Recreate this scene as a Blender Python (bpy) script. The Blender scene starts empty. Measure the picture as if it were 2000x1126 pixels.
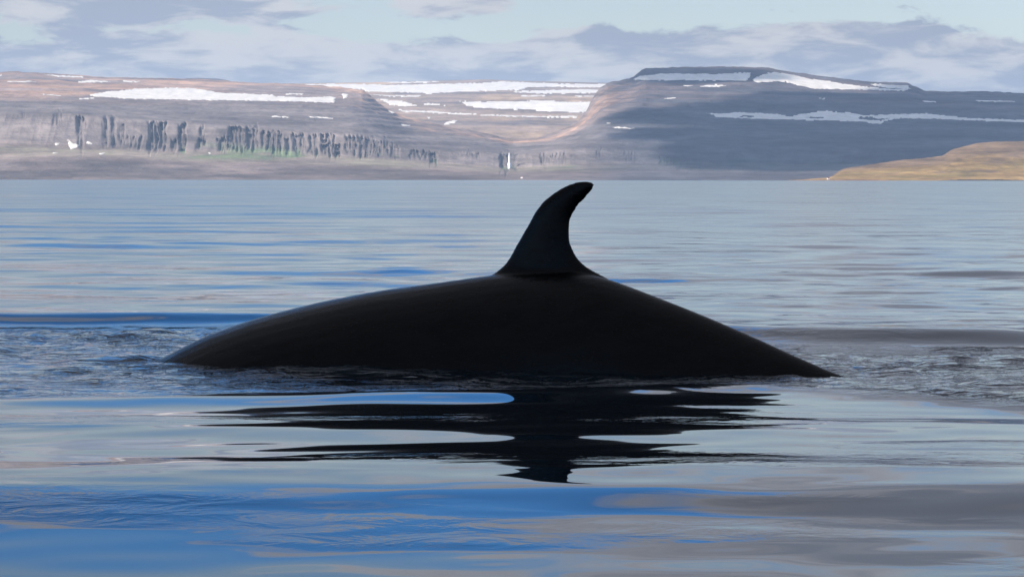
import bpy, math
import numpy as np
from mathutils import Vector, Matrix, Euler

# ------------------------------------------------------------------ camera, sky, sun, exposure
F_PX = 5000.0                 # focal length in pixels of the 2000 px wide photograph
W_PX, H_PX = 2000.0, 1126.0
CAM_H = 1.266                 # eye height above the water, from the whale's waterline
HORIZON = 351.0
PITCH = math.atan((H_PX / 2 - HORIZON) / F_PX)
ROLL = math.radians(0.05)
SUN_EL = math.radians(27)
SUN_BACK = math.radians(38)   # the sun stands left of the view, this much towards the camera's side

scene = bpy.context.scene
col = scene.collection
cam_d = bpy.data.cameras.new('camera')
cam = bpy.data.objects.new('camera', cam_d)
col.objects.link(cam)
cam_d.sensor_width = 36.0
cam_d.lens = F_PX / W_PX * 36.0
cam_d.clip_start = 0.1
cam_d.clip_end = 90000
cam.location = (0, 0, CAM_H)
cam.rotation_euler = Euler((math.pi / 2 - PITCH, 0, 0))
cam.rotation_euler = (cam.rotation_euler.to_matrix() @ Matrix.Rotation(ROLL, 3, 'Z')).to_euler()
scene.camera = cam
SUN_DIR = Vector((-math.cos(SUN_EL) * math.cos(SUN_BACK), -math.cos(SUN_EL) * math.sin(SUN_BACK), math.sin(SUN_EL)))
sun_d = bpy.data.lights.new('sun', 'SUN')
sun_d.energy = 5.0
sun_d.angle = math.radians(0.5)
sun_d.color = (1.0, 0.90, 0.80)
sun = bpy.data.objects.new('sun', sun_d)
col.objects.link(sun)
sun.rotation_euler = SUN_DIR.to_track_quat('Z', 'Y').to_euler()
scene.view_settings.view_transform = 'Standard'
scene.view_settings.look = 'None'
scene.view_settings.exposure = 0.55
scene.view_settings.gamma = 1.0
scene.view_settings.use_curve_mapping = False
scene.cycles.use_denoising = True
scene.cycles.max_bounces = 6
scene.cycles.volume_bounces = 1
scene.cycles.use_adaptive_sampling = True
scene.cycles.adaptive_threshold = 0.01


class NB:
    """small helper to write node trees as expressions"""
    def __init__(self, tree):
        self.t = tree

    def n(self, kind, ins=None, **props):
        nd = self.t.nodes.new(kind)
        for k, v in props.items():
            setattr(nd, k, v)
        for k, v in (ins or {}).items():
            self.put(nd.inputs[k], v)
        return nd

    def put(self, sock, v):
        if isinstance(v, bpy.types.NodeSocket):
            self.t.links.new(v, sock)
        elif sock.type == 'RGBA' and not hasattr(v, '__len__'):
            sock.default_value = (v, v, v, 1)
        elif sock.type == 'RGBA' and len(v) == 3:
            sock.default_value = (*v, 1)
        else:
            sock.default_value = v

    def m(self, op, *a, clamp=False):
        nd = self.n('ShaderNodeMath', operation=op, use_clamp=clamp)
        for i, v in enumerate(a):
            self.put(nd.inputs[i], v)
        return nd.outputs[0]

    def mix(self, f, a, b):
        nd = self.n('ShaderNodeMix', data_type='RGBA')
        self.put(nd.inputs[0], f)
        self.put(nd.inputs[6], a)
        self.put(nd.inputs[7], b)
        return nd.outputs[2]

    def xyz(self, x, y, z):
        return self.n('ShaderNodeCombineXYZ', {0: x, 1: y, 2: z}).outputs[0]

    def noise(self, vec, scale, detail=4, rough=0.55, dist=0.0):
        return self.n('ShaderNodeTexNoise', {'Vector': vec, 'Scale': scale, 'Detail': detail,
                                             'Roughness': rough, 'Distortion': dist}).outputs

    def ramp(self, v, a, b, lo=0.0, hi=1.0, smooth=True):
        nd = self.n('ShaderNodeMapRange', {0: v, 1: a, 2: b, 3: lo, 4: hi},
                    interpolation_type='SMOOTHSTEP' if smooth else 'LINEAR')
        return nd.outputs[0]


world = bpy.data.worlds.new('World')
scene.world = world
world.use_nodes = True
wt = world.node_tree
wt.nodes.clear()
w = NB(wt)
sky = w.n('ShaderNodeTexSky', sky_type='NISHITA', sun_disc=False)
sky.sun_elevation = SUN_EL
sky.sun_rotation = math.atan2(SUN_DIR.x, SUN_DIR.y)
sky.altitude = 0
sky.air_density = 1.0
sky.dust_density = 0.3
sky.ozone_density = 1.5
SKY_K = 0.10
d = w.n('ShaderNodeTexCoord').outputs['Generated']
sep = w.n('ShaderNodeSeparateXYZ', {0: d}).outputs
u = w.m('MULTIPLY', w.m('ARCTAN2', sep[0], sep[1]), 5.0)       # azimuth, thousandths of a photo pixel
v = w.m('MULTIPLY', w.m('ARCSINE', sep[2]), 5.0)               # elevation in the same unit
va = w.m('MAXIMUM', v, 0.0)
pu = w.m('DIVIDE', u, w.m('ADD', va, 0.42))
pv = w.m('MULTIPLY', w.m('LOGARITHM', w.m('ADD', va, 0.25), math.e), 2.6)
P = w.xyz(pu, pv, 3.3)
n_big = w.noise(P, 1.15, 6, 0.56, 0.25)[0]
n_fine = w.noise(w.xyz(w.m('MULTIPLY', u, 1.0), w.m('MULTIPLY', v, 2.9), 7.7), 5.6, 8, 0.63, 0.45)[0]
# cloud banks seen above the fjord: centre u, v, half sizes, weight
BANKS = [(-0.92, 0.335, 0.42, 0.040, 1.25), (-0.42, 0.262, 0.24, 0.040, 0.75), (-0.80, 0.235, 0.34, 0.050, 0.65),
         (-0.10, 0.336, 0.11, 0.030, 1.05), (0.66, 0.288, 0.22, 0.020, 0.9), (0.12, 0.288, 0.10, 0.013, 0.5),
         (0.30, 0.262, 0.45, 0.030, 0.6), (0.90, 0.240, 0.35, 0.040, 0.6), (-0.55, 0.335, 0.16, 0.022, 0.35)]
dens = w.m('MULTIPLY', w.ramp(v, 0.30, 0.20), 0.95)          # the low bank along the horizon
for (bu, bv, ru, rv, wt_) in BANKS:
    e = w.m('ADD', w.m('POWER', w.m('DIVIDE', w.m('SUBTRACT', u, bu), ru), 2.0),
            w.m('POWER', w.m('DIVIDE', w.m('SUBTRACT', v, bv), rv), 2.0))
    dens = w.m('ADD', dens, w.m('MULTIPLY', w.m('EXPONENT', w.m('MULTIPLY', e, -1.0)), wt_))
low = w.ramp(w.m('ADD', dens, w.m('MULTIPLY', w.m('SUBTRACT', n_fine, 0.5), 2.6)), 0.36, 0.66)
hb = w.m('ADD', w.m('POWER', w.m('DIVIDE', w.m('SUBTRACT', u, 1.2), 1.15), 2.0), w.m('POWER', w.m('DIVIDE', w.m('SUBTRACT', v, 1.0), 0.7), 2.0))
hb = w.m('MULTIPLY', w.m('EXPONENT', w.m('MULTIPLY', hb, -1.0)), 0.22)      # the larger bank mirrored in the water on the right
overhead = w.m('MULTIPLY', w.ramp(v, 1.4, 2.3), 0.26)                     # the cover the whale lies in the shade of
nbh = w.m('ADD', w.m('ADD', n_big, hb), overhead)
high = w.ramp(nbh, 0.55, 0.65)
upper = w.ramp(v, 0.36, 0.62)
mask = w.m('ADD', w.m('MULTIPLY', low, w.m('SUBTRACT', 1.0, upper)), w.m('MULTIPLY', high, upper))
shade_n = w.noise(w.xyz(w.m('MULTIPLY', u, 0.8), w.m('MULTIPLY', v, 3.4), 1.2), 6.2, 7, 0.60, 0.4)[0]
ccol = w.mix(w.ramp(w.m('ADD', shade_n, w.m('MULTIPLY', w.m('SUBTRACT', n_fine, 0.5), -0.35)), 0.39, 0.60), (0.265, 0.285, 0.345), (0.49, 0.475, 0.467))
ccol_h = w.mix(w.ramp(nbh, 0.57, 0.74), (0.52, 0.505, 0.515), (0.275, 0.288, 0.335))
ccol = w.mix(upper, ccol, ccol_h)
tint = w.mix(w.ramp(v, 0.50, 1.25), (SKY_K * 0.78, SKY_K * 0.735, SKY_K * 0.78), (SKY_K * 0.42, SKY_K * 1.02, SKY_K * 1.70))   # paler air low down, clean northern blue above
skyc = w.n('ShaderNodeVectorMath', {0: sky.outputs[0], 1: tint}, operation='MULTIPLY').outputs[0]
final = w.mix(w.m('MULTIPLY', mask, 0.94), skyc, ccol)
bg = w.n('ShaderNodeBackground', {0: final, 1: 1.0})
w.n('ShaderNodeOutputWorld', {0: bg.outputs[0]})

# ------------------------------------------------------------------ helpers
CAM_R = np.array(cam.rotation_euler.to_matrix())


def at(px, py, Y):
    """the point at forward distance Y seen at a photo pixel (arrays allowed)"""
    px, py, Y = np.broadcast_arrays(np.asarray(px, float), np.asarray(py, float), np.asarray(Y, float))
    dl = np.stack([(px - W_PX / 2) / F_PX, (H_PX / 2 - py) / F_PX, -np.ones_like(px)], -1)
    dw = dl @ CAM_R.T
    k = Y / dw[..., 1]
    return dw * k[..., None] + np.array([0, 0, CAM_H])


def to_px(P):
    q = (P - np.array([0, 0, CAM_H])) @ CAM_R
    return W_PX / 2 + F_PX * q[..., 0] / -q[..., 2], H_PX / 2 - F_PX * q[..., 1] / -q[..., 2]


def vnoise(x, y, seed=0):
    """smooth 2-D gradient-free lattice noise, -1..1"""
    x = np.asarray(x, float); y = np.asarray(y, float)
    xi = np.floor(x).astype(np.int64); yi = np.floor(y).astype(np.int64)
    fx = x - xi; fy = y - yi
    fx = fx * fx * fx * (fx * (fx * 6 - 15) + 10); fy = fy * fy * fy * (fy * (fy * 6 - 15) + 10)

    def h(a, b):
        k = (a * 374761393 + b * 668265263 + seed * 1442695041) & 0xffffffff
        k = ((k ^ (k >> 13)) * 1274126177) & 0xffffffff
        k = (k ^ (k >> 16)) & 0xffffffff
        return k / 2147483647.5 - 1.0
    a = h(xi, yi); b = h(xi + 1, yi); c = h(xi, yi + 1); e = h(xi + 1, yi + 1)
    return (a * (1 - fx) + b * fx) * (1 - fy) + (c * (1 - fx) + e * fx) * fy


def fbm(x, y, octaves=5, seed=0, gain=0.5):
    s = 0; a = 1.0; t = 0
    for i in range(octaves):
        s = s + a * vnoise(x * 2 ** i + 17.3 * i, y * 2 ** i - 9.1 * i, seed + i)
        t += a; a *= gain
    return s / t


def sstep(x, a, b):
    t = np.clip((x - a) / (b - a), 0, 1)
    return t * t * (3 - 2 * t)


def curve(pts, x):
    p = np.array(pts, float)
    return np.interp(x, p[:, 0], p[:, 1])


def smooth_curve(pts, x, n=9, width=14.0):
    x = np.asarray(x, float)
    return sum(curve(pts, x + o) for o in np.linspace(-width, width, n)) / n


def tag(o, label=None, cat=None, group=None, kind=None):
    if label: o['label'] = label
    if cat: o['category'] = cat
    if group: o['group'] = group
    if kind: o['kind'] = kind
    return o


def mesh_obj(name, verts, faces, mat, parent=None, smooth=True):
    me = bpy.data.meshes.new(name)
    verts = np.asarray(verts, np.float32); faces = np.asarray(faces, np.int32)
    k = faces.shape[1]
    me.vertices.add(len(verts)); me.vertices.foreach_set('co', verts.ravel())
    me.loops.add(faces.size); me.loops.foreach_set('vertex_index', faces.ravel())
    me.polygons.add(len(faces))
    me.polygons.foreach_set('loop_start', np.arange(0, faces.size, k, dtype=np.int32))
    me.update(calc_edges=True)
    me.polygons.foreach_set('use_smooth', np.full(len(faces), smooth))
    me.validate()
    me.materials.append(mat)
    o = bpy.data.objects.new(name, me)
    col.objects.link(o)
    if parent: o.parent = parent
    return o


def grid_faces(nr, nc):
    i = np.arange((nr - 1) * nc).reshape(nr - 1, nc)[:, :-1].ravel()
    return np.stack([i, i + 1, i + nc + 1, i + nc], -1)


def attr(o, name, data, kind='FLOAT'):
    a = o.data.attributes.new(name, kind, 'POINT')
    data = np.asarray(data, np.float32)
    if kind == 'FLOAT':
        a.data.foreach_set('value', data.ravel())
    else:
        if data.shape[-1] == 3:
            data = np.concatenate([data, np.ones(data.shape[:-1] + (1,), np.float32)], -1)
        a.data.foreach_set('color', data.ravel())


def new_mat(name):
    mt = bpy.data.materials.new(name)
    mt.use_nodes = True
    mt.node_tree.nodes.clear()
    b = NB(mt.node_tree)
    bs = b.n('ShaderNodeBsdfPrincipled')
    out = b.n('ShaderNodeOutputMaterial', {0: bs.outputs[0]})
    return mt, b, bs, out


# ------------------------------------------------------------------ materials
def mat_terrain(name, fine, bump_d, gain=1.0):
    mt, b, bs, out = new_mat(name)
    pos = b.n('ShaderNodeNewGeometry').outputs['Position']
    c = b.n('ShaderNodeAttribute', attribute_name='tint').outputs['Color']
    n1 = b.noise(pos, fine, 6, 0.65)[0]
    st = b.n('ShaderNodeVectorMath', {0: pos, 1: (0.12, 0.12, 1.6)}, operation='MULTIPLY').outputs[0]
    n2 = b.noise(st, fine * 1.3, 5, 0.6)[0]
    k = b.m('MULTIPLY', b.m('MULTIPLY', b.ramp(n1, 0.25, 0.75, 0.66, 1.34, False), b.ramp(n2, 0.3, 0.7, 0.58, 1.42, False)), gain)
    cc = b.n('ShaderNodeVectorMath', {0: c, 1: b.xyz(k, k, k)}, operation='MULTIPLY').outputs[0]
    b.put(bs.inputs['Base Color'], cc)
    b.put(bs.inputs['Roughness'], 0.95)
    b.put(bs.inputs['Specular IOR Level'], 0.15)
    bp = b.n('ShaderNodeBump', {'Strength': 0.8, 'Distance': bump_d, 'Height': b.m('ADD', n1, n2)})
    b.put(bs.inputs['Normal'], bp.outputs[0])
    return mt


M_ROCK = mat_terrain('mountain_rock', 0.012, 16.0, 1.85)
M_TURF = mat_terrain('headland_turf', 0.03, 4.0)

M_SNOW, b, bs, _ = new_mat('old_snow')
pos = b.n('ShaderNodeNewGeometry').outputs['Position']
b.put(bs.inputs['Base Color'], b.mix(b.ramp(b.noise(pos, 0.02, 5)[0], 0.3, 0.7), (0.74, 0.70, 0.63), (0.88, 0.84, 0.77)))
b.put(bs.inputs['Roughness'], 0.8)

M_FALL, b, bs, _ = new_mat('white_water')
pos = b.n('ShaderNodeNewGeometry').outputs['Position']
b.put(bs.inputs['Base Color'], b.mix(b.noise(pos, 0.15, 4)[0], (0.70, 0.73, 0.76), (0.86, 0.87, 0.88)))
b.put(bs.inputs['Roughness'], 0.6)

M_SKIN, b, bs, _ = new_mat('wet_whale_skin')
pos = b.n('ShaderNodeTexCoord').outputs['Object']
st = b.n('ShaderNodeVectorMath', {0: pos, 1: (1.0, 2.5, 2.5)}, operation='MULTIPLY').outputs[0]
nz = b.noise(st, 3.5, 6, 0.6, 0.4)[0]
fine = b.noise(pos, 60.0, 4, 0.6)[0]
scar = b.noise(b.n('ShaderNodeVectorMath', {0: pos, 1: (1.2, 1.0, 5.0)}, operation='MULTIPLY').outputs[0], 2.2, 3, 0.5, 2.2)[0]
line = b.m('SUBTRACT', 1.0, b.ramp(b.m('ABSOLUTE', b.m('SUBTRACT', scar, 0.5)), 0.0, 0.006))
skin = b.mix(b.ramp(nz, 0.35, 0.7), (0.0005, 0.0006, 0.0008), (0.0022, 0.0021, 0.0022))
b.put(bs.inputs['Base Color'], b.mix(b.m('MULTIPLY', line, 0.5), skin, (0.009, 0.0085, 0.0085)))
b.put(bs.inputs['Roughness'], b.ramp(nz, 0.3, 0.7, 0.17, 0.38, False))
b.put(bs.inputs['IOR'], 1.33); b.put(bs.inputs['Specular IOR Level'], 0.18)
bp = b.n('ShaderNodeBump', {'Strength': 0.4, 'Distance': 0.006, 'Height': b.m('ADD', fine, b.m('MULTIPLY', nz, 2.0))})
b.put(bs.inputs['Normal'], bp.outputs[0])

M_SEA, b, bs, _ = new_mat('fjord_water')
pos = b.n('ShaderNodeNewGeometry').outputs['Position']
nrm = b.n('ShaderNodeNewGeometry').outputs['Normal']
far = b.n('ShaderNodeAttribute', attribute_name='far').outputs['Fac']
turb = b.n('ShaderNodeAttribute', attribute_name='turbulence').outputs['Fac']
b.put(bs.inputs['Base Color'], (0.003, 0.008, 0.013))
b.put(bs.inputs['IOR'], 1.333)
# waves too fine for the mesh: tilted facets, in patches
st = b.n('ShaderNodeVectorMath', {0: pos, 1: (0.45, 1.0, 1.0)}, operation='MULTIPLY').outputs[0]
na = b.noise(st, 1.6, 4, 0.55, 0.3)[1]
tilt = b.n('ShaderNodeVectorMath', {0: na, 1: (0.5, 0.5, 0.5)}, operation='SUBTRACT').outputs[0]
wide = b.noise(b.n('ShaderNodeVectorMath', {0: pos, 1: (0.30, 1.0, 1.0)}, operation='MULTIPLY').outputs[0], 0.30, 7, 0.62, 0.3)[0]
gust = b.noise(b.n('ShaderNodeVectorMath', {0: pos, 1: (0.35, 1.0, 1.0)}, operation='MULTIPLY').outputs[0], 0.012, 4, 0.6, 0.5)[0]
face = b.m('MULTIPLY', b.m('MULTIPLY', b.m('MAXIMUM', b.m('SUBTRACT', wide, 0.31), 0.0), b.ramp(gust, 0.3, 0.7, 0.14, 0.27, False)), b.m('POWER', far, 2.0))
amp = b.m('MULTIPLY', b.m('MULTIPLY', far, 0.30), b.m('SUBTRACT', 1.0, b.m('POWER', far, 3.0)))
tilt = b.n('ShaderNodeVectorMath', {0: tilt, 1: b.xyz(b.m('MULTIPLY', amp, 0.5), amp, 0.0)}, operation='MULTIPLY').outputs[0]
tilt = b.n('ShaderNodeVectorMath', {0: tilt, 1: b.xyz(0.0, b.m('MULTIPLY', face, -1.0), 0.0)}, operation='ADD').outputs[0]
nn = b.n('ShaderNodeVectorMath', {0: b.n('ShaderNodeVectorMath', {0: nrm, 1: tilt}, operation='ADD').outputs[0]}, operation='NORMALIZE').outputs[0]
rip = b.noise(b.n('ShaderNodeVectorMath', {0: pos, 1: (0.7, 1.0, 1.0)}, operation='MULTIPLY').outputs[0], 4.2, 4, 0.55, 0.8)[0]
fine_p = b.m('MULTIPLY', b.ramp(b.noise(b.n('ShaderNodeVectorMath', {0: pos, 1: (0.35, 1.0, 1.0)}, operation='MULTIPLY').outputs[0], 0.7, 3)[0], 0.52, 0.66), 0.045)   # cat's paws on the slick water
bp = b.n('ShaderNodeBump', {'Strength': 1.0, 'Distance': 0.17, 'Height': b.m('MULTIPLY', rip, b.m('MAXIMUM', turb, fine_p)), 'Normal': nn})
b.put(bs.inputs['Normal'], bp.outputs[0])
b.put(bs.inputs['Roughness'], b.m('ADD', b.m('ADD', 0.02, b.m('MULTIPLY', far, 0.10)), b.m('MULTIPLY', turb, 0.04)))

M_WALL, b, bs, _ = new_mat('white_wall_paint')
b.put(bs.inputs['Base Color'], (0.78, 0.77, 0.74)); b.put(bs.inputs['Roughness'], 0.7)
M_ROOF, b, bs, _ = new_mat('red_roof_sheet')
b.put(bs.inputs['Base Color'], (0.20, 0.10, 0.08)); b.put(bs.inputs['Roughness'], 0.6)

# ------------------------------------------------------------------ water
# rows a fixed step apart in view angle near the place, so small waves have mesh where one can see them
far_rows = 1.0 / np.linspace(1 / 6.2, 1 / 15000.0, 1250)
rows = np.concatenate([[-2900, -1200, -400, -120, -40, -10, 0, 2, 4, 5.2], far_rows])
tc = np.concatenate([-np.array([6, 3, 1.6, 0.9, 0.55, 0.4]), np.linspace(-0.29, 0.29, 436), np.array([0.4, 0.55, 0.9, 1.6, 3, 6])])
YY = np.repeat(rows[:, None], len(tc), 1)
span = np.abs(rows) + 4.0
oi = np.minimum(np.arange(len(tc)), 7)
XX = np.clip(span[:, None] * tc[None, :], -11900 + 40 * oi, 11900 - 40 * oi[::-1])
dy = np.gradient(rows)
dx = np.abs(np.gradient(XX, axis=1))
cell = np.maximum(np.abs(dy)[:, None], dx)
rng = np.random.default_rng(11)
Z = np.zeros_like(XX)
lost = np.zeros_like(XX)
total = 0
calm = 0.75 + 0.55 * fbm(XX / 7.0, YY / 9.0, 3, 5)
sel = (np.abs(YY) < 900) & (np.abs(XX) < 260)
WAVES = 64
for i in range(WAVES):
    lam = 0.32 * (9.0 / 0.32) ** (i / (WAVES - 1.0))
    th = rng.normal(0, 0.34) + (0.12 if i % 3 else -0.3)
    kx, ky = 2 * math.pi / lam * math.sin(th), 2 * math.pi / lam * math.cos(th)
    slope = 0.0062 * (1.0 if lam > 0.8 else (lam / 0.8) ** 0.5) * rng.uniform(0.6, 1.4) * (0.6 if lam > 3.0 else 1.0)
    keep = 1 - sstep(cell / lam, 0.22, 0.45)
    ph = rng.uniform(0, 6.283)
    Z += np.where(sel, slope / (2 * math.pi / lam) * keep * np.sin(kx * XX + ky * YY + ph), 0)
    lost += slope ** 2 * (1 - keep); total += slope ** 2
Z *= calm * (0.68 + 0.38 * sstep(YY, 13.5, 17.5) + 0.9 * sstep(YY, 20, 36))
farv = np.sqrt(lost / total)
# the swell the whale has pushed up: a smooth ridge behind it, an edge of slick water in front
yc = smooth_curve([(-9, 22.3), (-4.6, 22.6), (-2, 22.6), (0, 21.5), (2, 20.2), (4, 20.05), (6, 20.5), (9, 21.5)], XX, 7, 0.6)
yf = smooth_curve([(-9, 12.6), (-4, 14.2), (-2.9, 14.5), (-1.7, 14.75), (0, 15.0), (1.5, 15.8), (2.2, 15.0), (2.9, 14.1), (5, 12.2), (9, 11.0)], XX, 7, 0.4)
side = np.clip(1.6 - np.abs(XX) / 8.0, 0, 1) * (1 - sstep(XX, 3.6, 5.2))
near = (np.abs(XX) < 12) & (YY > 5) & (YY < 40)
dyc = YY - yc
Z += np.where(near, 0.105 * side * np.where(dyc < 0, np.exp(-(dyc / 0.46) ** 2), np.exp(-(dyc / 1.1) ** 2)), 0)
dyf = YY - yf
Z += np.where(near, (0.016 + 0.022 * np.exp(-(XX / 1.6) ** 2)) * np.clip(1.3 - np.abs(XX) / 7, 0, 1) * np.exp(-(dyf / 0.38) ** 2), 0)
dyf2 = dyf + 0.55 * fbm(XX / 1.3, YY / 1.6, 3, 12)
inside = sstep(dyf2, -0.1, 1.1) * (1 - sstep(dyc, -1.4, -0.5)) * np.clip(1.5 - np.abs(XX) / 8, 0, 1)
turbv = np.where(near, inside * (0.45 + 0.55 * fbm(XX / 0.9, YY / 1.1, 3, 9)) , 0)
turbv = np.clip(turbv, 0, 1)
Z += turbv * 0.05 * fbm(XX / 0.33, YY / 0.42, 4, 21)
# the slow swell the whale sent towards the boat
Z += np.where(near, 0.080 * np.exp(-(XX / 5.0) ** 2) * np.where(YY < 10.15 + 0.02 * XX, np.exp(-((YY - 10.15 - 0.02 * XX) / 0.8) ** 2), np.exp(-((YY - 10.15 - 0.02 * XX) / 1.7) ** 2)), 0)
# water piled up against the leading and trailing ends of the back
lip = 0.030 * np.exp(-((XX + 2.62) / 0.24) ** 2 - ((YY - 17.95 - 0.25 * (XX + 2.7)) / 0.11) ** 2)
chop = np.exp(-((YY - 18.35 + 0.18 * (XX - 2.6)) / 0.28) ** 2) * sstep(XX, 1.9, 2.4) * (1 - sstep(XX, 3.4, 4.6))
chop = chop + 0.8 * np.exp(-((YY - 16.55 + 0.10 * (XX - 2.2)) / 0.16) ** 2) * np.exp(-((XX - 1.9) / 0.55) ** 2)
dots = np.maximum(0, fbm(XX / 0.11, YY / 0.22, 2, 71) - 0.25) * np.exp(-((YY - 20.3) / 0.9) ** 2) * np.exp(-((XX + 3.6) / 1.1) ** 2)
Z += np.where(near, lip + chop * (0.006 + 0.026 * fbm(XX / 0.20, YY / 0.24, 3, 72)) + 0.022 * dots, 0)
sea = mesh_obj('water', np.stack([XX, YY, Z], -1).reshape(-1, 3), grid_faces(*XX.shape), M_SEA)
attr(sea, 'far', farv); attr(sea, 'turbulence', turbv)
tag(sea, 'calm rippled blue-grey fjord water around the whale', 'water', kind='structure')

# ------------------------------------------------------------------ mountains: one sheet of slope from shore to rim
NC = 1850
U = np.linspace(-320, 2320, NC)
LINES = [  # (photo height, forward distance) along each break of slope
    ([(-320, 316), (0, 312), (100, 306), (250, 309), (400, 318), (700, 325), (900, 334), (1000, 337), (1300, 335), (2320, 339)], [(-320, 9950), (2320, 9950)]),
    ([(-320, 284), (0, 283), (120, 288), (200, 292), (300, 297), (500, 300), (650, 307), (800, 315), (900, 322), (1000, 330), (1100, 322), (1300, 318), (1500, 320), (2320, 325)], [(-320, 10350), (2320, 10350)]),
    ([(-320, 222), (0, 222), (150, 222), (300, 234), (450, 244), (600, 258), (700, 264), (800, 288), (860, 294), (950, 297), (1000, 302), (1050, 297), (1100, 290), (1300, 284), (1500, 288), (2320, 292)], [(-320, 10560), (2320, 10560)]),
    ([(-320, 190), (0, 190), (300, 197), (600, 203), (700, 208), (760, 228), (800, 246), (860, 256), (930, 266), (1000, 279), (1060, 275), (1100, 266), (1140, 244), (1180, 212), (1240, 198), (1500, 203), (2320, 214)], [(-320, 11900), (700, 11900), (900, 11700), (1100, 11700), (1300, 12000), (2320, 12000)]),
]
RIM = [(-320, 146), (-60, 143), (0, 141), (30, 139.5), (60, 140.5), (140, 146), (210, 150), (330, 152.5), (440, 157.5), (500, 161), (570, 163.5), (650, 168.5), (690, 173), (708, 175.5), (720, 183), (738, 199), (760, 214), (790, 227), (830, 237), (870, 246), (930, 256), (1000, 271), (1050, 268), (1085, 258), (1105, 250), (1130, 235), (1147, 214), (1153, 200), (1160, 186), (1172, 172), (1185, 162), (1196, 159), (1228, 154), (1240, 148), (1250, 139), (1262, 132.5), (1350, 131), (1440, 130), (1490, 132), (1540, 138.5), (1600, 148), (1700, 159.5), (1772, 161.5), (1782, 166), (1806, 176.3), (1870, 178.5), (1900, 177.3), (1960, 179.5), (2000, 181.5), (2320, 190)]
RIM_Y = [(-320, 14600), (640, 14600), (720, 13000), (800, 12400), (1000, 12300), (1100, 12300), (1180, 12900), (1300, 13500), (2320, 13700)]
NR = 261
pyl = [np.full(NC, 351.7)] + [smooth_curve(a, U) for a, _ in LINES] + [smooth_curve(RIM, U, 5, 2.0)]
yl = [np.full(NC, 9500.0)] + [smooth_curve(a, U, 9, 40) for _, a in LINES] + [smooth_curve(RIM_Y, U, 9, 30)]
for k in range(4, 0, -1):          # keep the breaks of slope in order
    pyl[k] = np.maximum(pyl[k], pyl[k + 1] + 1.5)
knots = np.array([0, 36, 62, 112, 186, NR - 1], float)
R0 = [0, 36, 62, 112, 152, 214]          # the same breaks on the scale the textures below are written in
rr = np.arange(NR, dtype=float)
PYg = np.empty((NR, NC)); Yg = np.empty((NR, NC))
for j in range(NC):
    PYg[:, j] = np.interp(rr, knots, [a[j] for a in pyl])
    Yg[:, j] = np.interp(rr, knots, [a[j] for a in yl])
ker = np.ones(7) / 7
Yp = np.pad(Yg, ((3, 3), (0, 0)), 'edge')
Yg = sum(Yp[i:i + NR] for i in range(7)) / 7
UG = np.repeat(U[None, :], NR, 0)
G = at(UG, PYg, Yg)
G[0, :, 2] = -0.6
X, Y, ZZ = G[..., 0], G[..., 1].copy(), G[..., 2].copy()
R = np.interp(rr, knots, R0)[:, None]
cliff = sstep(R, 56, 70) * (1 - sstep(R, 106, 118))
# alcoves where the cliff is bare and dark: centre px, half width, depth
ALC = [(47, 5, .5, 213, 227), (113, 7, .5, 214, 240), (158, 7, .8, 226, 260), (160, 3, .5, 255, 300), (206, 3, .6, 226, 290), (222, 4, .7, 224, 290), (240, 6, .4, 240, 275), (262, 15, .5, 266, 288),
       (298, 9, 1.0, 234, 297), (315, 6, 1.0, 236, 292), (353, 6, 1.0, 239, 300), (340, 4, .7, 270, 296), (390, 9, .7, 268, 288), (394, 4, .5, 245, 265), (438, 13, .8, 268, 295),
       (462, 14, 1.0, 246, 294), (490, 12, 1.0, 244, 292), (517, 6, .8, 260, 292), (536, 13, .9, 257, 302), (560, 3, .7, 270, 310), (583, 12, .5, 262, 300), (612, 8, .6, 265, 300), (640, 14, .9, 261, 280),
       (636, 8, 1.0, 281, 300), (655, 10, 1.0, 279, 308), (690, 14, .6, 266, 300), (715, 16, .7, 264, 305), (745, 16, .6, 270, 300), (772, 9, .5, 280, 310),
       (820, 18, .9, 295, 309), (847, 7, 1.0, 297, 322), (915, 18, .4, 293, 305), (994, 15, 1.4, 296, 336), (1062, 5, .5, 298, 325), (1085, 20, .35, 300, 315), (1172, 5, .6, 290, 306), (1235, 14, .4, 295, 312),
       (1310, 22, .5, 308, 330), (1355, 16, .4, 310, 330), (1440, 20, .4, 300, 330), (1480, 18, .4, 325, 340)]
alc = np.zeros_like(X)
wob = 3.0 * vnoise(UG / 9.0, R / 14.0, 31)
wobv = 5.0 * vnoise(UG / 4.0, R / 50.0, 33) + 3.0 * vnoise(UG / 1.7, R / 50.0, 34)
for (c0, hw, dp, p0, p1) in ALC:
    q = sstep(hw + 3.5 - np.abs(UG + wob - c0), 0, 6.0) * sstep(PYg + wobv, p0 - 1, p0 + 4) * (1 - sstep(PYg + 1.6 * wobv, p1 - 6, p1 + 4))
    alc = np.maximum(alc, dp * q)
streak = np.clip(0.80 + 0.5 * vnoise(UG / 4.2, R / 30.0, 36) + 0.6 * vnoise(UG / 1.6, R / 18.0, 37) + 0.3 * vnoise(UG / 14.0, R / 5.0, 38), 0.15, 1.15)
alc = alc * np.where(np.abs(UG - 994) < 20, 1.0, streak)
ribs = np.abs(vnoise(X / 22.0, R / 60.0, 3)) * 0.6 + np.abs(vnoise(X / 55.0, R / 80.0, 4))
left_f = 1 - sstep(UG, 1000, 1150) * 0.45
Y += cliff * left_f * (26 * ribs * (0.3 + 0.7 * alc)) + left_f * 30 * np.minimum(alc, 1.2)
ravine = fbm(X / 420.0, R / 70.0 + X / 3000, 5, 40)
up = sstep(R, 30, 62)
Y += up * (1 - sstep(R, 195, 214)) * 70 * ravine
Y += (1 - up) * 25 * fbm(X / 200.0, R / 14.0, 4, 44)
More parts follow.
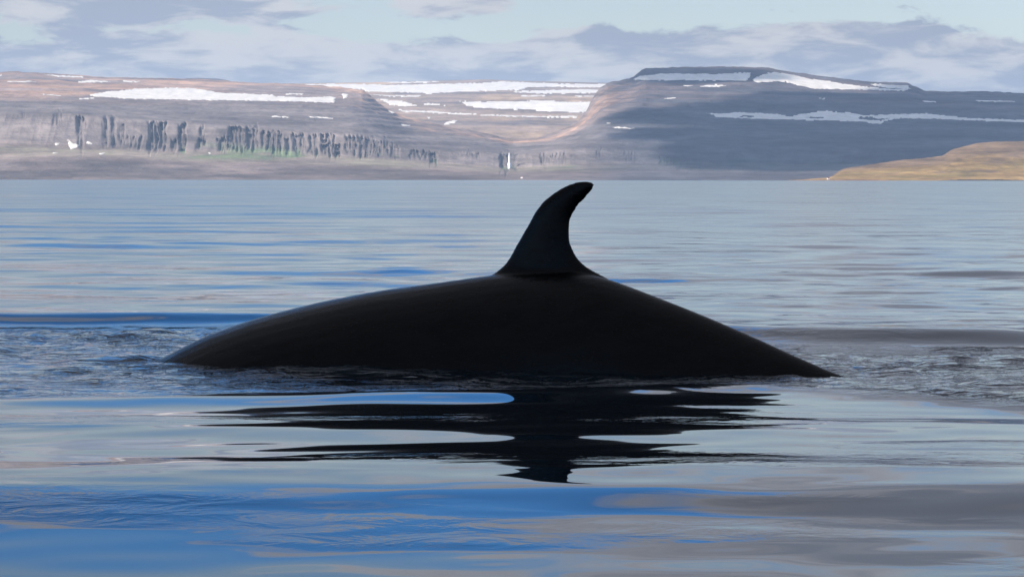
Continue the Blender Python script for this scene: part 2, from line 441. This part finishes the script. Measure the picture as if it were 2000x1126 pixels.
# lava-flow terraces on the upper slopes
terr = sstep(R, 108, 122) * (1 - 0.6 * sstep(R, 200, 214))
ph = ZZ / 27.0 + 0.35 * fbm(X / 500.0, R / 40.0, 3, 50)
saw = ph - np.floor(ph)
ZZ += terr * 9.0 * (sstep(saw, 0.55, 0.95) - saw)
ZZ += up * 3.5 * fbm(X / 60.0, R / 6.0, 3, 60)
ZZ[-1] += 1.2 * vnoise(U / 9.0, U * 0, 61) + 0.8 * vnoise(U / 3.5, U * 0, 62)
G = np.stack([X, Y, ZZ], -1)
# colours of soil, scree, basalt and moss (plus shade painted on the right-hand mountain)
def lerp(a, c, f):
    return a + (np.asarray(c) - a) * f[..., None]
n_a = fbm(X / 260.0, R / 9.0, 5, 70); n_b = fbm(X / 90.0, R / 22.0, 4, 77)
colr = np.broadcast_to(np.array([0.150, 0.117, 0.103]), G.shape).copy()
colr = lerp(colr, [0.066, 0.056, 0.053], (1 - sstep(R, 26, 40)) * np.clip(0.75 + 0.7 * n_a, 0, 1) * (1 - sstep(UG, 500, 1200) * .5))
colr = lerp(colr, [0.155, 0.135, 0.10], sstep(R, 34, 44) * (1 - sstep(R, 58, 70)) * np.clip(.7 + n_a, 0, 1))
colr = lerp(colr, [0.105, 0.092, 0.088], sstep(R, 60, 72) * (1 - sstep(R, 140, 160)) * 0.75)
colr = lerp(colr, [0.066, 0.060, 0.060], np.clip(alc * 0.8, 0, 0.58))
moss = sstep(R, 40, 56) * (1 - sstep(R, 66, 84)) * sstep(fbm(X / 240., R / 30., 3, 90) + 0.35 * (alc > 0.4) * sstep(UG, 250, 350), 0.12, 0.5)
colr = lerp(colr, [0.075, 0.115, 0.050], 0.75 * moss)
colr = lerp(colr, [0.27, 0.17, 0.115], sstep(R, 138, 165) * np.clip(0.25 + 1.3 * fbm(X / 600., R / 7., 4, 95), 0, 0.9))
colr = lerp(colr, [0.085, 0.075, 0.075], sstep(R, 118, 150) * sstep(fbm(X / 900., R / 4., 4, 99), 0.15, 0.5) * .7)
colr = lerp(colr, [0.034, 0.040, 0.052], 0.72 * sstep(UG, 1080, 1260))      # right-hand mountain's cloud shade also put into a greyer rock colour
# behind the rim the plateau runs on and falls away
back = []
for dyb, dz in ((500, 4), (1600, -30), (2600, -250)):
    bb = G[-1].copy(); bb[:, 0] *= (bb[:, 1] + dyb) / bb[:, 1]; bb[:, 1] += dyb
    bb[:, 2] = np.maximum(bb[:, 2] + dz * np.minimum(1, bb[:, 2] / 400), -0.5) if dz < 0 else bb[:, 2] - 3
    back.append(bb)
full = np.concatenate([G, np.stack(back)], 0)
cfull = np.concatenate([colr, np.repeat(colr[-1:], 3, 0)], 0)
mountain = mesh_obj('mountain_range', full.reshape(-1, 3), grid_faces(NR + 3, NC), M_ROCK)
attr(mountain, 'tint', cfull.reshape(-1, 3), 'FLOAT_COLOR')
tag(mountain, 'brown flat-topped basalt mountains rising from the far shore', 'mountain', kind='structure')

# the snowy plateau at the head of the valley
NCB, NRB = 620, 130
UB = np.linspace(380, 1340, NCB)
RIMB = [(380, 168), (560, 163.2), (650, 162), (740, 161), (850, 158), (900, 156.5), (950, 155.5), (1000, 157.5), (1060, 159), (1185, 162), (1340, 165)]
rb = np.arange(NRB, dtype=float)
rimb = smooth_curve(RIMB, UB, 5, 8)
PB = np.stack([np.interp(rb, [0, 40, 90, NRB - 1], [300, 262, 190, q]) for q in rimb], 1)
YB = np.repeat(np.interp(rb, [0, 40, 90, NRB - 1], [13400, 14200, 16300, 19000])[:, None], NCB, 1)
UGB = np.repeat(UB[None], NRB, 0)
GB = at(UGB, PB, YB)
XB, ZB, RB = GB[..., 0], GB[..., 2].copy(), rb[:, None]
phb = ZB / 34.0 + 0.4 * fbm(XB / 700., RB / 30., 3, 150); sb = phb - np.floor(phb)
ZB += 12 * (sstep(sb, 0.5, 0.95) - sb) * (1 - sstep(RB, 122, 129)) + 4 * fbm(XB / 90., RB / 6., 3, 151) * (1 - sstep(RB, 120, 129))
GB[..., 2] = ZB
GB[..., 1] += 60 * fbm(XB / 300., RB / 25., 4, 152)
cb = np.broadcast_to(np.array([0.20, 0.150, 0.115]), GB.shape).copy()
cb = lerp(cb, [0.11, 0.09, 0.085], sstep(fbm(XB / 700., RB / 4., 4, 160), 0.0, 0.4) * .8)
cb = lerp(cb, [0.28, 0.20, 0.13], sstep(fbm(XB / 500., RB / 8., 4, 161), 0.1, 0.5) * .8)
bk = GB[-1].copy(); bk[:, 1] += 1500; bk[:, 2] -= 90
plateau = mesh_obj('snowy_plateau', np.concatenate([GB, bk[None]]).reshape(-1, 3), grid_faces(NRB + 1, NCB), M_ROCK)
attr(plateau, 'tint', np.concatenate([cb, cb[-1:]]).reshape(-1, 3), 'FLOAT_COLOR')
tag(plateau, 'distant terraced plateau striped with snow behind the valley', 'plateau', kind='structure')


def in_poly(px, py, poly):
    ins = np.zeros(px.shape, bool)
    n = len(poly)
    for i in range(n):
        x0, y0 = poly[i]; x1, y1 = poly[(i + 1) % n]
        if y0 == y1: continue
        c = ((y0 > py) != (y1 > py)) & (px < (x1 - x0) * (py - y0) / (y1 - y0) + x0)
        ins ^= c
    return ins


def snow_patch(grid, parent, polys, holes=(), lift=2.2, jag=1.0):
    """the part of a slope inside a traced outline, laid on it as a low bank of snow"""
    P = to_px(grid)
    cx = (P[0][:-1, :-1] + P[0][1:, 1:]) / 2; cy = (P[1][:-1, :-1] + P[1][1:, 1:]) / 2
    jx = cx + 1.6 * jag * vnoise(cx / 6.0, cy / 1.6, 200); jy = cy + 0.9 * jag * vnoise(cx / 4.5, cy / 2.0, 201)
    m = in_poly(jx, jy, polys)
    for hpoly in holes:
        m &= ~in_poly(jx, jy, hpoly)
    if m.sum() < 2: return None
    nr, nc = grid.shape[:2]
    f = grid_faces(nr, nc)[m.ravel()]
    cnt = np.bincount(f.ravel(), minlength=nr * nc)
    ids = np.unique(f)
    remap = np.full(nr * nc, -1); remap[ids] = np.arange(len(ids))
    vv = grid.reshape(-1, 3)[ids].copy()
    full4 = cnt[ids] == 4
    vv[:, 2] += np.where(full4, lift, 0.5)
    vv[:, 1] -= np.where(full4, 3.0, 1.0)
    return mesh_obj('snow_patch', vv, remap[f], M_SNOW, parent)


A = [
    [(-40, 150), (0, 146), (7, 145.5), (0, 149), (-40, 154)], [(15, 158.5), (58, 158.8), (75, 160), (50, 161), (14, 160)],
    [(112, 147), (160, 149.5), (164, 152), (125, 151), (84, 145.5)], [(150, 160), (178, 156.8), (218, 159.5), (200, 161), (160, 162)],
    [(240, 157.5), (280, 158.8), (262, 160.5), (240, 160)],
    [(76, 183.5), (110, 185.5), (119, 187.5), (92, 186)], [(153, 193), (184, 190.5), (185, 194), (160, 194)],
    [(170, 186), (200, 181), (222, 178), (250, 176), (262, 173.5), (300, 172.5), (335, 171.8), (370, 172.5), (398, 175), (416, 179), (430, 182), (445, 182), (500, 184.5), (530, 185), (540, 188.5), (590, 190.5), (620, 190), (640, 188.5), (655, 191), (652, 201), (600, 199.5), (540, 197.5), (480, 197), (420, 196), (350, 195), (250, 193.5), (222, 190.5), (190, 189.5)],
    [(667, 184), (680, 183.5), (678, 192), (671, 193)], [(560, 183), (592, 183), (590, 185), (558, 184.5)],
    [(530, 226.5), (565, 228.5), (560, 230), (532, 228.5)], [(600, 228), (640, 229.2), (651, 231.5), (610, 230.3)],
    [(132, 272), (136, 275), (144, 282), (157, 283), (150, 289), (138, 291.5), (134, 281)], [(108, 281), (117, 278), (114, 283), (109, 284.5)],
    [(168, 277), (175, 276.5), (179, 282), (172, 282)], [(104, 298), (112, 299), (110, 300.7), (103, 300)], [(192, 299.5), (204, 298.5), (203, 302), (193, 301.5)],
    [(408, 298.4), (413, 299), (410, 301), (407, 300)],
    [(756, 216), (762, 216), (772, 221), (766, 221.5)], [(783, 242.5), (803, 245), (796, 246.5), (784, 245)],
    [(1236, 155), (1248, 149), (1268, 146), (1300, 143.5), (1400, 145), (1450, 142), (1466, 142.5), (1467, 148), (1458, 158), (1430, 158), (1330, 157), (1240, 156.5)],
    [(1468, 157), (1480, 150), (1496, 144), (1512, 141), (1545, 146), (1575, 153), (1620, 159), (1680, 169), (1710, 171), (1740, 174), (1775, 174.5), (1765, 178), (1700, 176), (1640, 174.5), (1590, 174), (1560, 167), (1530, 159), (1500, 160), (1480, 162)],
    [(1700, 164), (1735, 165.5), (1773, 167), (1779, 174.5), (1730, 171.5), (1708, 168)],
    [(1331, 167), (1360, 166.5), (1345, 169)], [(1368, 168), (1400, 165.5), (1422, 168), (1400, 170), (1370, 169.5)],
    [(1297, 192), (1320, 190.5), (1318, 193), (1299, 193.5)], [(1185, 239.5), (1193, 240), (1192, 242), (1184, 241.5)], [(1195, 248), (1225, 249), (1243, 251.5), (1200, 250.5)],
    [(1395, 225), (1380, 220.5), (1410, 222), (1440, 219.5), (1480, 221), (1520, 223), (1540, 228), (1560, 223), (1590, 220), (1600, 216.5), (1615, 216), (1640, 220), (1665, 221), (1690, 226), (1740, 223.5), (1808, 222), (1850, 226), (1900, 231), (1960, 233), (2000, 234.5), (2120, 238), (2120, 241), (1980, 238.5), (1900, 235.5), (1820, 232), (1760, 231), (1730, 236), (1718, 242.5), (1700, 241), (1690, 237.5), (1640, 236.5), (1560, 234), (1500, 233), (1440, 231), (1398, 229)],
    [(1800, 197.5), (1826, 198.5), (1827, 200), (1803, 199.5)], [(1904, 196), (1950, 196.5), (1988, 198.8), (1940, 199.3), (1908, 198)],
    [(1600, 192), (1612, 192.2), (1610, 193.6), (1601, 193.4)],
]
HOLES = [[(1450, 225.5), (1475, 226), (1468, 229.5), (1446, 229)], [(1570, 229.5), (1600, 228.5), (1616, 230.5), (1590, 232)], [(1675, 229), (1705, 228.5), (1712, 231.5), (1738, 232), (1720, 235.5), (1680, 233)], [(1540, 147.5), (1541, 147)]]
for poly in A:
    snow_patch(G, mountain, poly, HOLES)
B = [
    [(575, 166), (640, 164), (700, 164.5), (760, 166), (850, 164.5), (940, 162.5), (975, 159.2), (1020, 160.5), (1080, 163), (1140, 165), (1200, 164), (1200, 170.5), (1140, 171), (1080, 170), (1030, 171), (1018, 176), (990, 176), (950, 178), (900, 179.5), (840, 183), (790, 180.5), (720, 179), (708, 175), (660, 171)],
    [(740, 159.8), (800, 160), (860, 159), (845, 162), (760, 162.3)],
    [(1000, 178.5), (1060, 176.5), (1120, 175.5), (1200, 175), (1200, 181.5), (1100, 183), (1040, 182.5), (1002, 180)],
    [(720, 185), (780, 187), (822, 187), (815, 189.5), (760, 188.5)], [(738, 193.5), (752, 194), (790, 198), (806, 203), (815, 206.5), (790, 207.5), (762, 205), (752, 199)],
    [(818, 202), (850, 203), (872, 206), (845, 206)], [(1018, 187), (1066, 186), (1060, 188.5), (1020, 188.8)], [(1120, 187.5), (1200, 187), (1200, 189), (1130, 189)],
    [(897, 197), (920, 199.5), (945, 199), (1000, 197.5), (1060, 197.5), (1110, 199.5), (1180, 198), (1180, 219), (1120, 219.5), (1080, 218.5), (1040, 215), (980, 213), (930, 210), (912, 206)],
    [(778, 214.5), (800, 216), (850, 217.5), (900, 221), (960, 224.5), (1010, 226), (1060, 227), (1128, 226.5), (1125, 230), (1050, 229.5), (980, 227), (900, 223.5), (840, 220.5), (790, 218.8)],
    [(834, 229), (842, 228.5), (838, 232)], [(862, 242), (878, 236.5), (893, 235), (888, 241.5), (870, 243)],
]
for poly in B:
    snow_patch(GB, plateau, poly, (), 3.0)


# far top seen over the left rim
def ridge_cap(name, pts, Y, label, drop=60, depth=700):
    us = np.arange(pts[0][0], pts[-1][0] + 1, 3.0)
    py = smooth_curve(pts, us, 5, 4)
    f = [at(us, py + 14, Y - 250), at(us, py + 3, Y - 60), at(us, py, Y), at(us, py + 0.5, Y + depth), at(us, py + 16, Y + 2 * depth)]
    g = np.stack(f)
    o = mesh_obj(name, g.reshape(-1, 3), grid_faces(5, len(us)), M_ROCK)
    attr(o, 'tint', np.tile([0.08, 0.07, 0.075], (g.shape[0] * g.shape[1], 1)), 'FLOAT_COLOR')
    tag(o, label, 'hill', kind='structure')
    return o


ridge_cap('far_hilltop', [(340, 160), (362, 153.2), (385, 152.2), (425, 153.5), (446, 157), (470, 166)], 17500, 'low dark hilltop peeping over the left plateau rim')

# waterfall in the notch of the cliff
us = np.array([992.2, 993.4, 994.8, 996.0, 997.2]); vs = np.linspace(299, 334, 26)
jj = np.clip(((us - U[0]) / (U[1] - U[0])).astype(int), 0, NC - 1)
yw = 10370.0
wf = np.stack([at(us * 0 + 994.7 + (us - 994.7) * (0.75 + 0.5 * (q > 318) + 0.25 * vnoise(np.full(5, q / 3.0), us * 0, 300)), q, yw - np.array([0, 5, 8, 5, 0]) + (334 - q) * 0.8) for q in vs])
fall = mesh_obj('waterfall', wf.reshape(-1, 3), grid_faces(len(vs), 5), M_FALL)
tag(fall, 'thin white waterfall dropping over the dark cliff of the valley', 'waterfall')
st = np.array([(992.5, 334, 10320), (989, 337, 10230), (985, 340.5, 10120), (978, 344.5, 9950)])
run = mesh_obj('outflow', np.concatenate([np.stack([at(q[0] - 1.1, q[1], q[2]), at(q[0] + 1.1, q[1] + .3, q[2])]) + np.array([0, -30, 6]) for q in st]), grid_faces(4, 2), M_FALL, fall)

# ------------------------------------------------------------------ the green-brown headland on the right
NCD, NRD = 420, 70
UD = np.linspace(1540, 2420, NCD)
CREST = [(1540, 351.6), (1570, 350.2), (1590, 348.3), (1622, 346.4), (1640, 332.5), (1652, 328), (1680, 324), (1720, 318.5), (1760, 312), (1800, 309.2), (1842, 304.5), (1850, 298), (1858, 292.5), (1880, 286.5), (1910, 279), (1940, 277), (2000, 275.5), (2100, 268), (2420, 262)]
rd = np.linspace(0, 1, NRD)
crest = smooth_curve(CREST, UD, 5, 6)
UGD = np.repeat(UD[None], NRD, 0); RD = rd[:, None]
PD = 352.0 + (crest[None] - 352.0) * (RD ** 0.95)
YD = 6700 + 900 * RD * np.clip((352 - crest) / 60, 0.12, 1.3)[None]
GD = at(UGD, PD, YD)
GD[0, :, 2] = -0.5
amp = np.clip((352 - crest) / 60, 0, 1)[None] * np.sin(math.pi * RD ** 0.8)
GD[..., 1] += amp * (70 * fbm(GD[..., 0] / 160., RD * 3, 5, 400))
GD[..., 2] += amp * 2.5 * fbm(GD[..., 0] / 30., RD * 12, 4, 401)
GD[-1, :, 2] += 0.9 * fbm(GD[-1, :, 0] / 25., UD * 0, 3, 402) * (crest < 345)
cd = np.broadcast_to(np.array([0.30, 0.200, 0.088]), GD.shape).copy()
nd = fbm(GD[..., 0] / 150., RD * 7, 5, 410)
cd = lerp(cd, [0.255, 0.190, 0.078], sstep(nd, 0.0, 0.45) * (1 - sstep(RD + 0 * nd, 0.45, 0.7)))
cd = lerp(cd, [0.235, 0.160, 0.100], sstep(RD + 0.35 * nd, 0.50, 0.85))
cd = lerp(cd, [0.17, 0.118, 0.080], sstep(fbm(GD[..., 0] / 90., RD * 9, 4, 411), 0.15, 0.5) * 0.7)
cd = lerp(cd, [0.23, 0.12, 0.09], (1 - sstep(RD + 0 * nd, 0.0, 0.06)) * (1 - sstep(UGD, 1690, 1760)))
bkd = []
for dyb, fz in ((400, 0.94), (900, 0.5), (1400, -0.005)):
    q = GD[-1].copy(); q[:, 0] *= (q[:, 1] + dyb) / q[:, 1]; q[:, 1] += dyb; q[:, 2] = q[:, 2] * fz - 0.4; bkd.append(q)
headland = mesh_obj('headland', np.concatenate([GD, np.stack(bkd)]).reshape(-1, 3), grid_faces(NRD + 3, NCD), M_TURF)
attr(headland, 'tint', np.concatenate([cd, np.repeat(cd[-1:], 3, 0)]).reshape(-1, 3), 'FLOAT_COLOR')
tag(headland, 'low grassy brown headland sloping down to the water', 'headland', kind='structure')

# dark rock ledge along its waterline
ul = np.arange(1832, 2420, 2.0)
hl = np.clip((ul - 1832) / 22, 0, 1) * (2.6 + 1.5 * fbm(ul / 14., ul * 0, 4, 420)) * np.where(ul > 1990, 0.8, 1)
prof = [(-26, -0.5), (-22, 0.55), (-14, 1.0), (-2, 0.9), (8, -0.4)]
lg = np.stack([np.stack([(ul - 1000) / F_PX * 6640, 6640 + o + 5 * fbm(ul / 9., ul * 0 + o, 3, 421), hl * k * (1 + .3 * fbm(ul / 5., ul * 0 + o, 2, 422)) if k > 0 else hl * 0 - 0.5], -1) for o, k in prof])
ledge = mesh_obj('rock_ledge', lg.reshape(-1, 3), grid_faces(5, len(ul)), M_ROCK, None, False)
attr(ledge, 'tint', np.tile([0.035, 0.033, 0.03], (lg.shape[0] * lg.shape[1], 1)), 'FLOAT_COLOR')
tag(ledge, 'low black rock ledge along the waterline below the headland', 'rock', kind='structure')


def house(base, wd, dp, ht, rot, label):
    root = bpy.data.objects.new('house', None); col.objects.link(root)
    root.location = base; root.rotation_euler = (0, 0, rot)
    x, y = wd / 2, dp / 2
    v = [(-x, -y, -2), (x, -y, -2), (x, y, -2), (-x, y, -2), (-x, -y, ht), (x, -y, ht), (x, y, ht), (-x, y, ht)]
    f = [(0, 1, 5, 4), (1, 2, 6, 5), (2, 3, 7, 6), (3, 0, 4, 7), (4, 5, 6, 7)]
    mesh_obj('wall', v, f, M_WALL, root, False)
    e = 0.3; r = ht + y * 0.8; t = 0.25
    v = [(-x - e, -y - e, ht - .1), (x + e, -y - e, ht - .1), (x + e, 0, r), (-x - e, 0, r), (x + e, y + e, ht - .1), (-x - e, y + e, ht - .1),
         (-x - e, -y - e, ht - .1 + t), (x + e, -y - e, ht - .1 + t), (x + e, 0, r + t), (-x - e, 0, r + t), (x + e, y + e, ht - .1 + t), (-x - e, y + e, ht - .1 + t)]
    f = [(0, 1, 2, 3), (3, 2, 4, 5), (6, 7, 8, 9), (9, 8, 10, 11), (0, 1, 7, 6), (5, 4, 10, 11), (1, 2, 8, 7), (2, 4, 10, 8), (0, 3, 9, 6), (3, 5, 11, 9)]
    mesh_obj('roof', v, f, M_ROOF, root, False)
    g = [(-x, -y, ht), (-x, y, ht), (-x, 0, r), (-x, 0, r), (x, -y, ht), (x, y, ht), (x, 0, r), (x, 0, r)]
    for k in (0, 4):
        mesh_obj('gable', [g[k], g[k + 1], g[k + 2]], [(0, 1, 2)], M_WALL, root, False)
    tag(root, label, 'house')
    return root


def ground_z(grid, px, row):
    j = int(np.argmin(np.abs(to_px(grid)[0][row] - px)))
    return grid[row, j]


g0 = ground_z(GD, 1617, 20)
house((g0[0], g0[1], g0[2]), 5.5, 4.5, 2.6, 0.3, 'tiny white hut at the low tip of the grassy headland')
g1 = ground_z(G, 1019, 9)
house((g1[0], g1[1], g1[2]), 8, 7, 4.5, -0.2, 'tiny white house on the far shore right of the waterfall')

# ------------------------------------------------------------------ the whale
AXIS_PX = [(305, 17.95), (700, 17.85), (1000, 17.70), (1300, 17.30), (1640, 16.85)]   # it lies a little aslant, tail nearer
def wy(px): return curve(AXIS_PX, px)
def wx(px): return (px - 1000) / F_PX * wy(px)
def wz(py, px): return CAM_H - (py - HORIZON) / F_PX * wy(px)
S = 17.65 / F_PX
TOP = [(292, 709), (305, 704), (330, 692), (365, 673.5), (400, 657), (450, 638), (500, 621.5), (550, 608), (600, 595.5), (650, 584.5), (700, 574.5), (750, 566), (800, 559), (850, 552.5), (900, 545.5), (940, 539.5), (980, 534.5), (1030, 531), (1080, 530.5), (1130, 533), (1170, 538.5), (1211, 551.5), (1250, 566.5), (1300, 585.5), (1350, 605), (1400, 625.5), (1450, 647), (1500, 669), (1550, 692), (1600, 714), (1630, 727)]
tp = [(wx(a), wz(c, a)) for a, c in TOP]
tp = [(-8.2, -2.25), (-7.2, -1.75), (-5.8, -1.28), (-4.4, -0.86), (-3.4, -0.40), (-2.85, -0.13)] + tp + [(2.45, -0.10), (2.9, -0.30), (3.4, -0.52), (4.2, -0.92), (5.2, -1.42), (6.2, -1.85)]
xs = np.concatenate([np.linspace(-8.2, -3, 30)[:-1], np.linspace(-3, 3, 150), np.linspace(3, 6.2, 24)[1:]])
tops = smooth_curve(tp, xs, 7, 0.07)
ax = smooth_curve([(-9, 17.9)] + [(wx(p), wy(p)) for p in (305, 500, 700, 850, 1000, 1150, 1300, 1450, 1640)] + [(3.6, 16.2), (6.5, 15.0)], xs, 9, 0.3)
hw = smooth_curve([(-8.2, 0.12), (-7.8, 0.42), (-7, 0.72), (-5.5, 0.95), (-3.5, 0.98), (-1.5, 0.84), (0, 0.62), (1.2, 0.46), (2.3, 0.32), (3.5, 0.24), (4.7, 0.11), (5.2, 0.14), (5.6, 0.9), (5.95, 1.35), (6.2, 1.2)], xs, 7, 0.12)
ht = smooth_curve([(-8.2, 0.10), (-7.8, 0.5), (-7, 0.85), (-5.5, 1.2), (-3.5, 1.3), (-1.5, 1.25), (0, 1.1), (1.2, 0.92), (2.3, 0.68), (3.5, 0.45), (4.7, 0.24), (5.2, 0.13), (5.6, 0.07), (6.2, 0.05)], xs, 7, 0.12)
pw = smooth_curve([(-8.2, 2.0), (-1.5, 2.0), (0, 1.75), (1.5, 1.5), (3, 1.4), (5, 1.8), (6.2, 2.0)], xs, 7, 0.2)
NT = 56
th = np.linspace(0, 2 * math.pi, NT, endpoint=False)
ring = []
for i in range(len(xs)):
    cz = tops[i] - ht[i]
    cs, sn = np.sin(th), np.cos(th)
    e = 2.0 / pw[i]
    yy = hw[i] * np.sign(cs) * np.abs(cs) ** np.where(sn > 0, e if e < 1.3 else 1.3, 1.0)
    zz = cz + ht[i] * np.sign(sn) * np.abs(sn) ** np.where(sn > 0, 1.0, 1.0)
    ring.append(np.stack([np.full(NT, xs[i]), ax[i] + yy, zz], -1))
body = np.stack(ring)
nb = body.shape[0]
bf = [(i * NT + k, (i + 1) * NT + k, (i + 1) * NT + (k + 1) % NT, i * NT + (k + 1) % NT) for i in range(nb - 1) for k in range(NT)]
for e0 in (0, (nb - 1) * NT):
    bf += [(e0 + k, e0 + k + 1, e0 + NT - 2 - k, e0 + NT - 1 - k) for k in range(NT // 2 - 1)]
LEAD = [(945, 545), (968, 530), (982.7, 520), (994, 505.6), (1005, 484), (1017, 463), (1030, 441), (1042, 418), (1052, 402.5), (1064, 389), (1077, 379), (1093, 368), (1109, 360), (1126, 354), (1140, 352), (1152, 353.2), (1159.5, 357)]
TRAIL = [(1225, 562), (1187, 541), (1164, 530), (1146, 520), (1134, 510), (1123.5, 495), (1116.5, 481), (1113, 465), (1112, 448), (1114, 432), (1119.5, 417), (1128, 403.5), (1140, 390), (1152, 378), (1161, 367), (1162.2, 362), (1160.5, 358)]
def resample(p, n):
    p = np.array(p, float)
    s = np.concatenate([[0], np.cumsum(np.hypot(*np.diff(p, axis=0).T))])
    t = np.linspace(0, s[-1], n)
    return np.stack([np.interp(t, s, p[:, 0]), np.interp(t, s, p[:, 1])], -1)
NF = 46
le, tr = resample(LEAD, NF), resample(TRAIL, NF)
for _ in range(2):
    le[1:-1] = (le[:-2] + 2 * le[1:-1] + le[2:]) / 4; tr[1:-1] = (tr[:-2] + 2 * tr[1:-1] + tr[2:]) / 4
NS = 28
fin = []
for i in range(NF):
    t = i / (NF - 1.0)
    a = np.linspace(0, 2 * math.pi, NS, endpoint=False)
    c = 0.5 - 0.5 * np.cos(a)                      # 0 at leading edge, 1 at trailing edge
    chord = np.hypot(*(tr[i] - le[i])) * S
    half = 0.080 * (1 - t) ** 0.8 + 0.022 + 0.10 * math.exp(-t / 0.05)
    half = min(half, chord * 0.5)
    shp = np.sqrt(np.maximum(c, 0)) * (1 - c) ** 0.75 * 2.0
    pxs = le[i, 0] + (tr[i, 0] - le[i, 0]) * c; pys = le[i, 1] + (tr[i, 1] - le[i, 1]) * c
    z = CAM_H - (pys - HORIZON) * S - 0.14 * math.exp(-t / 0.04) * (0.3 + 0.7 * shp)
    fin.append(np.stack([(pxs - 1000) * S, 17.66 - 0.25 * (pxs - 1060) * S + np.sign(np.sin(a)) * half * shp, z], -1))
fin = np.stack(fin)
o0 = nb * NT
ff = [(o0 + i * NS + k, o0 + i * NS + (k + 1) % NS, o0 + (i + 1) * NS + (k + 1) % NS, o0 + (i + 1) * NS + k) for i in range(NF - 1) for k in range(NS)]
tipi = o0 + (NF - 1) * NS
ff += [(tipi + k, tipi + k + 1, tipi + NS - 2 - k, tipi + NS - 1 - k) for k in range(NS // 2 - 1)]
ff += [(o0 + k, o0 + k + 1, o0 + NS - 2 - k, o0 + NS - 1 - k) for k in range(NS // 2 - 1)]
whale = mesh_obj('whale', np.concatenate([body.reshape(-1, 3), fin.reshape(-1, 3)]), bf + ff, M_SKIN)
rm = whale.modifiers.new('skin', 'REMESH'); rm.mode = 'VOXEL'; rm.voxel_size = 0.0145; rm.use_smooth_shade = True
sm = whale.modifiers.new('fair', 'SMOOTH'); sm.factor = 0.5; sm.iterations = 9
tag(whale, 'black whale arching its back with tall curved dorsal fin above the water', 'whale')

# ------------------------------------------------------------------ a cloud above the fjord whose shadow lies on the right-hand mountain
def cloud(blobs, label, height):
    vs, fs, off = [], [], 0
    rg = np.random.default_rng(5)
    nla, nlo = 18, 28
    for (px, py, Yt, rx, ry, rz) in blobs:
        p = at(px, py, Yt)
        k = (height - p[2]) / SUN_DIR.z
        c = p + np.array(SUN_DIR) * k
        la = np.linspace(0.02, math.pi - 0.02, nla)[:, None]; lo = np.linspace(0, 2 * math.pi, nlo, endpoint=False)[None]
        q = np.stack([rx * np.sin(la) * np.cos(lo), ry * np.sin(la) * np.sin(lo), 1.5 * rz * np.cos(la) * np.ones_like(lo)], -1) + c
        vs.append(q.reshape(-1, 3))
        for i in range(nla - 1):
            for j in range(nlo):
                fs.append((off + i * nlo + j, off + (i + 1) * nlo + j, off + (i + 1) * nlo + (j + 1) % nlo, off + i * nlo + (j + 1) % nlo))
        off += nla * nlo
    mt = bpy.data.materials.new('cloud_vapour'); mt.use_nodes = True
    nt = mt.node_tree; nt.nodes.clear(); bb = NB(nt)
    pv_ = bb.n('ShaderNodeVolumePrincipled', {'Color': (0.95, 0.95, 0.96), 'Density': 0.0075})
    bb.n('ShaderNodeOutputMaterial', {'Volume': pv_.outputs[0]})
    o = mesh_obj('cloud', np.concatenate(vs), fs, mt)
    rm = o.modifiers.new('merge', 'REMESH'); rm.mode = 'VOXEL'; rm.voxel_size = 45
    tx = bpy.data.textures.new('cloud_lumps', 'CLOUDS'); tx.noise_scale = 320; tx.noise_depth = 4
    dm = o.modifiers.new('lumps', 'DISPLACE'); dm.texture = tx; dm.texture_coords = 'GLOBAL'; dm.strength = 240; dm.mid_level = 0.36
    tag(o, label, 'cloud')
    return o


cloud([(1000, 700, 17, 700, 700, 160), (400, 500, 60, 500, 900, 150), (1500, 420, 300, 600, 800, 160)],  # unseen cloud, added to keep the sun off the whale
      'broad unseen cloud added overhead to shade the whale and the water round it', 1700)
cloud([(1560, 300, 10500, 430, 480, 150), (1750, 290, 10600, 520, 560, 170), (2000, 280, 10700, 600, 560, 170), (1700, 230, 11400, 560, 520, 170), (1500, 260, 11000, 350, 400, 140), (1950, 230, 11500, 600, 520, 170), (1700, 200, 12300, 520, 420, 160),
       (1480, 225, 11800, 300, 340, 110), (1950, 205, 12300, 600, 600, 140), (1370, 150, 13200, 320, 340, 110), (1900, 185, 13200, 420, 420, 130), (2250, 250, 11500, 600, 900, 150), (1370, 235, 11600, 260, 330, 110), (1420, 305, 10450, 240, 330, 110), (1300, 262, 11000, 170, 200, 80)],
      'broad cloud above the fjord shading the right-hand mountain', 4200)

# ------------------------------------------------------------------ haze
hm = bpy.data.materials.new('sea_haze'); hm.use_nodes = True
nt = hm.node_tree; nt.nodes.clear(); bb = NB(nt)
pvn = bb.n('ShaderNodeVolumePrincipled', {'Color': (0.48, 0.70, 1.0), 'Density': 2.7e-5, 'Anisotropy': 0.0})
bb.n('ShaderNodeOutputMaterial', {'Volume': pvn.outputs[0]})
x0, x1, y0, y1, z0, z1 = -12500, 12500, -3200, 24000, -6.0, 900.0
hv = [(x0, y0, z0), (x1, y0, z0), (x1, y1, z0), (x0, y1, z0), (x0, y0, z1), (x1, y0, z1), (x1, y1, z1), (x0, y1, z1)]
hf = [(0, 3, 2, 1), (4, 5, 6, 7), (0, 1, 5, 4), (1, 2, 6, 5), (2, 3, 7, 6), (3, 0, 4, 7)]
haze = mesh_obj('haze', hv, hf, hm, None, False)
tag(haze, 'thin pale blue haze over the fjord', 'haze', kind='stuff')
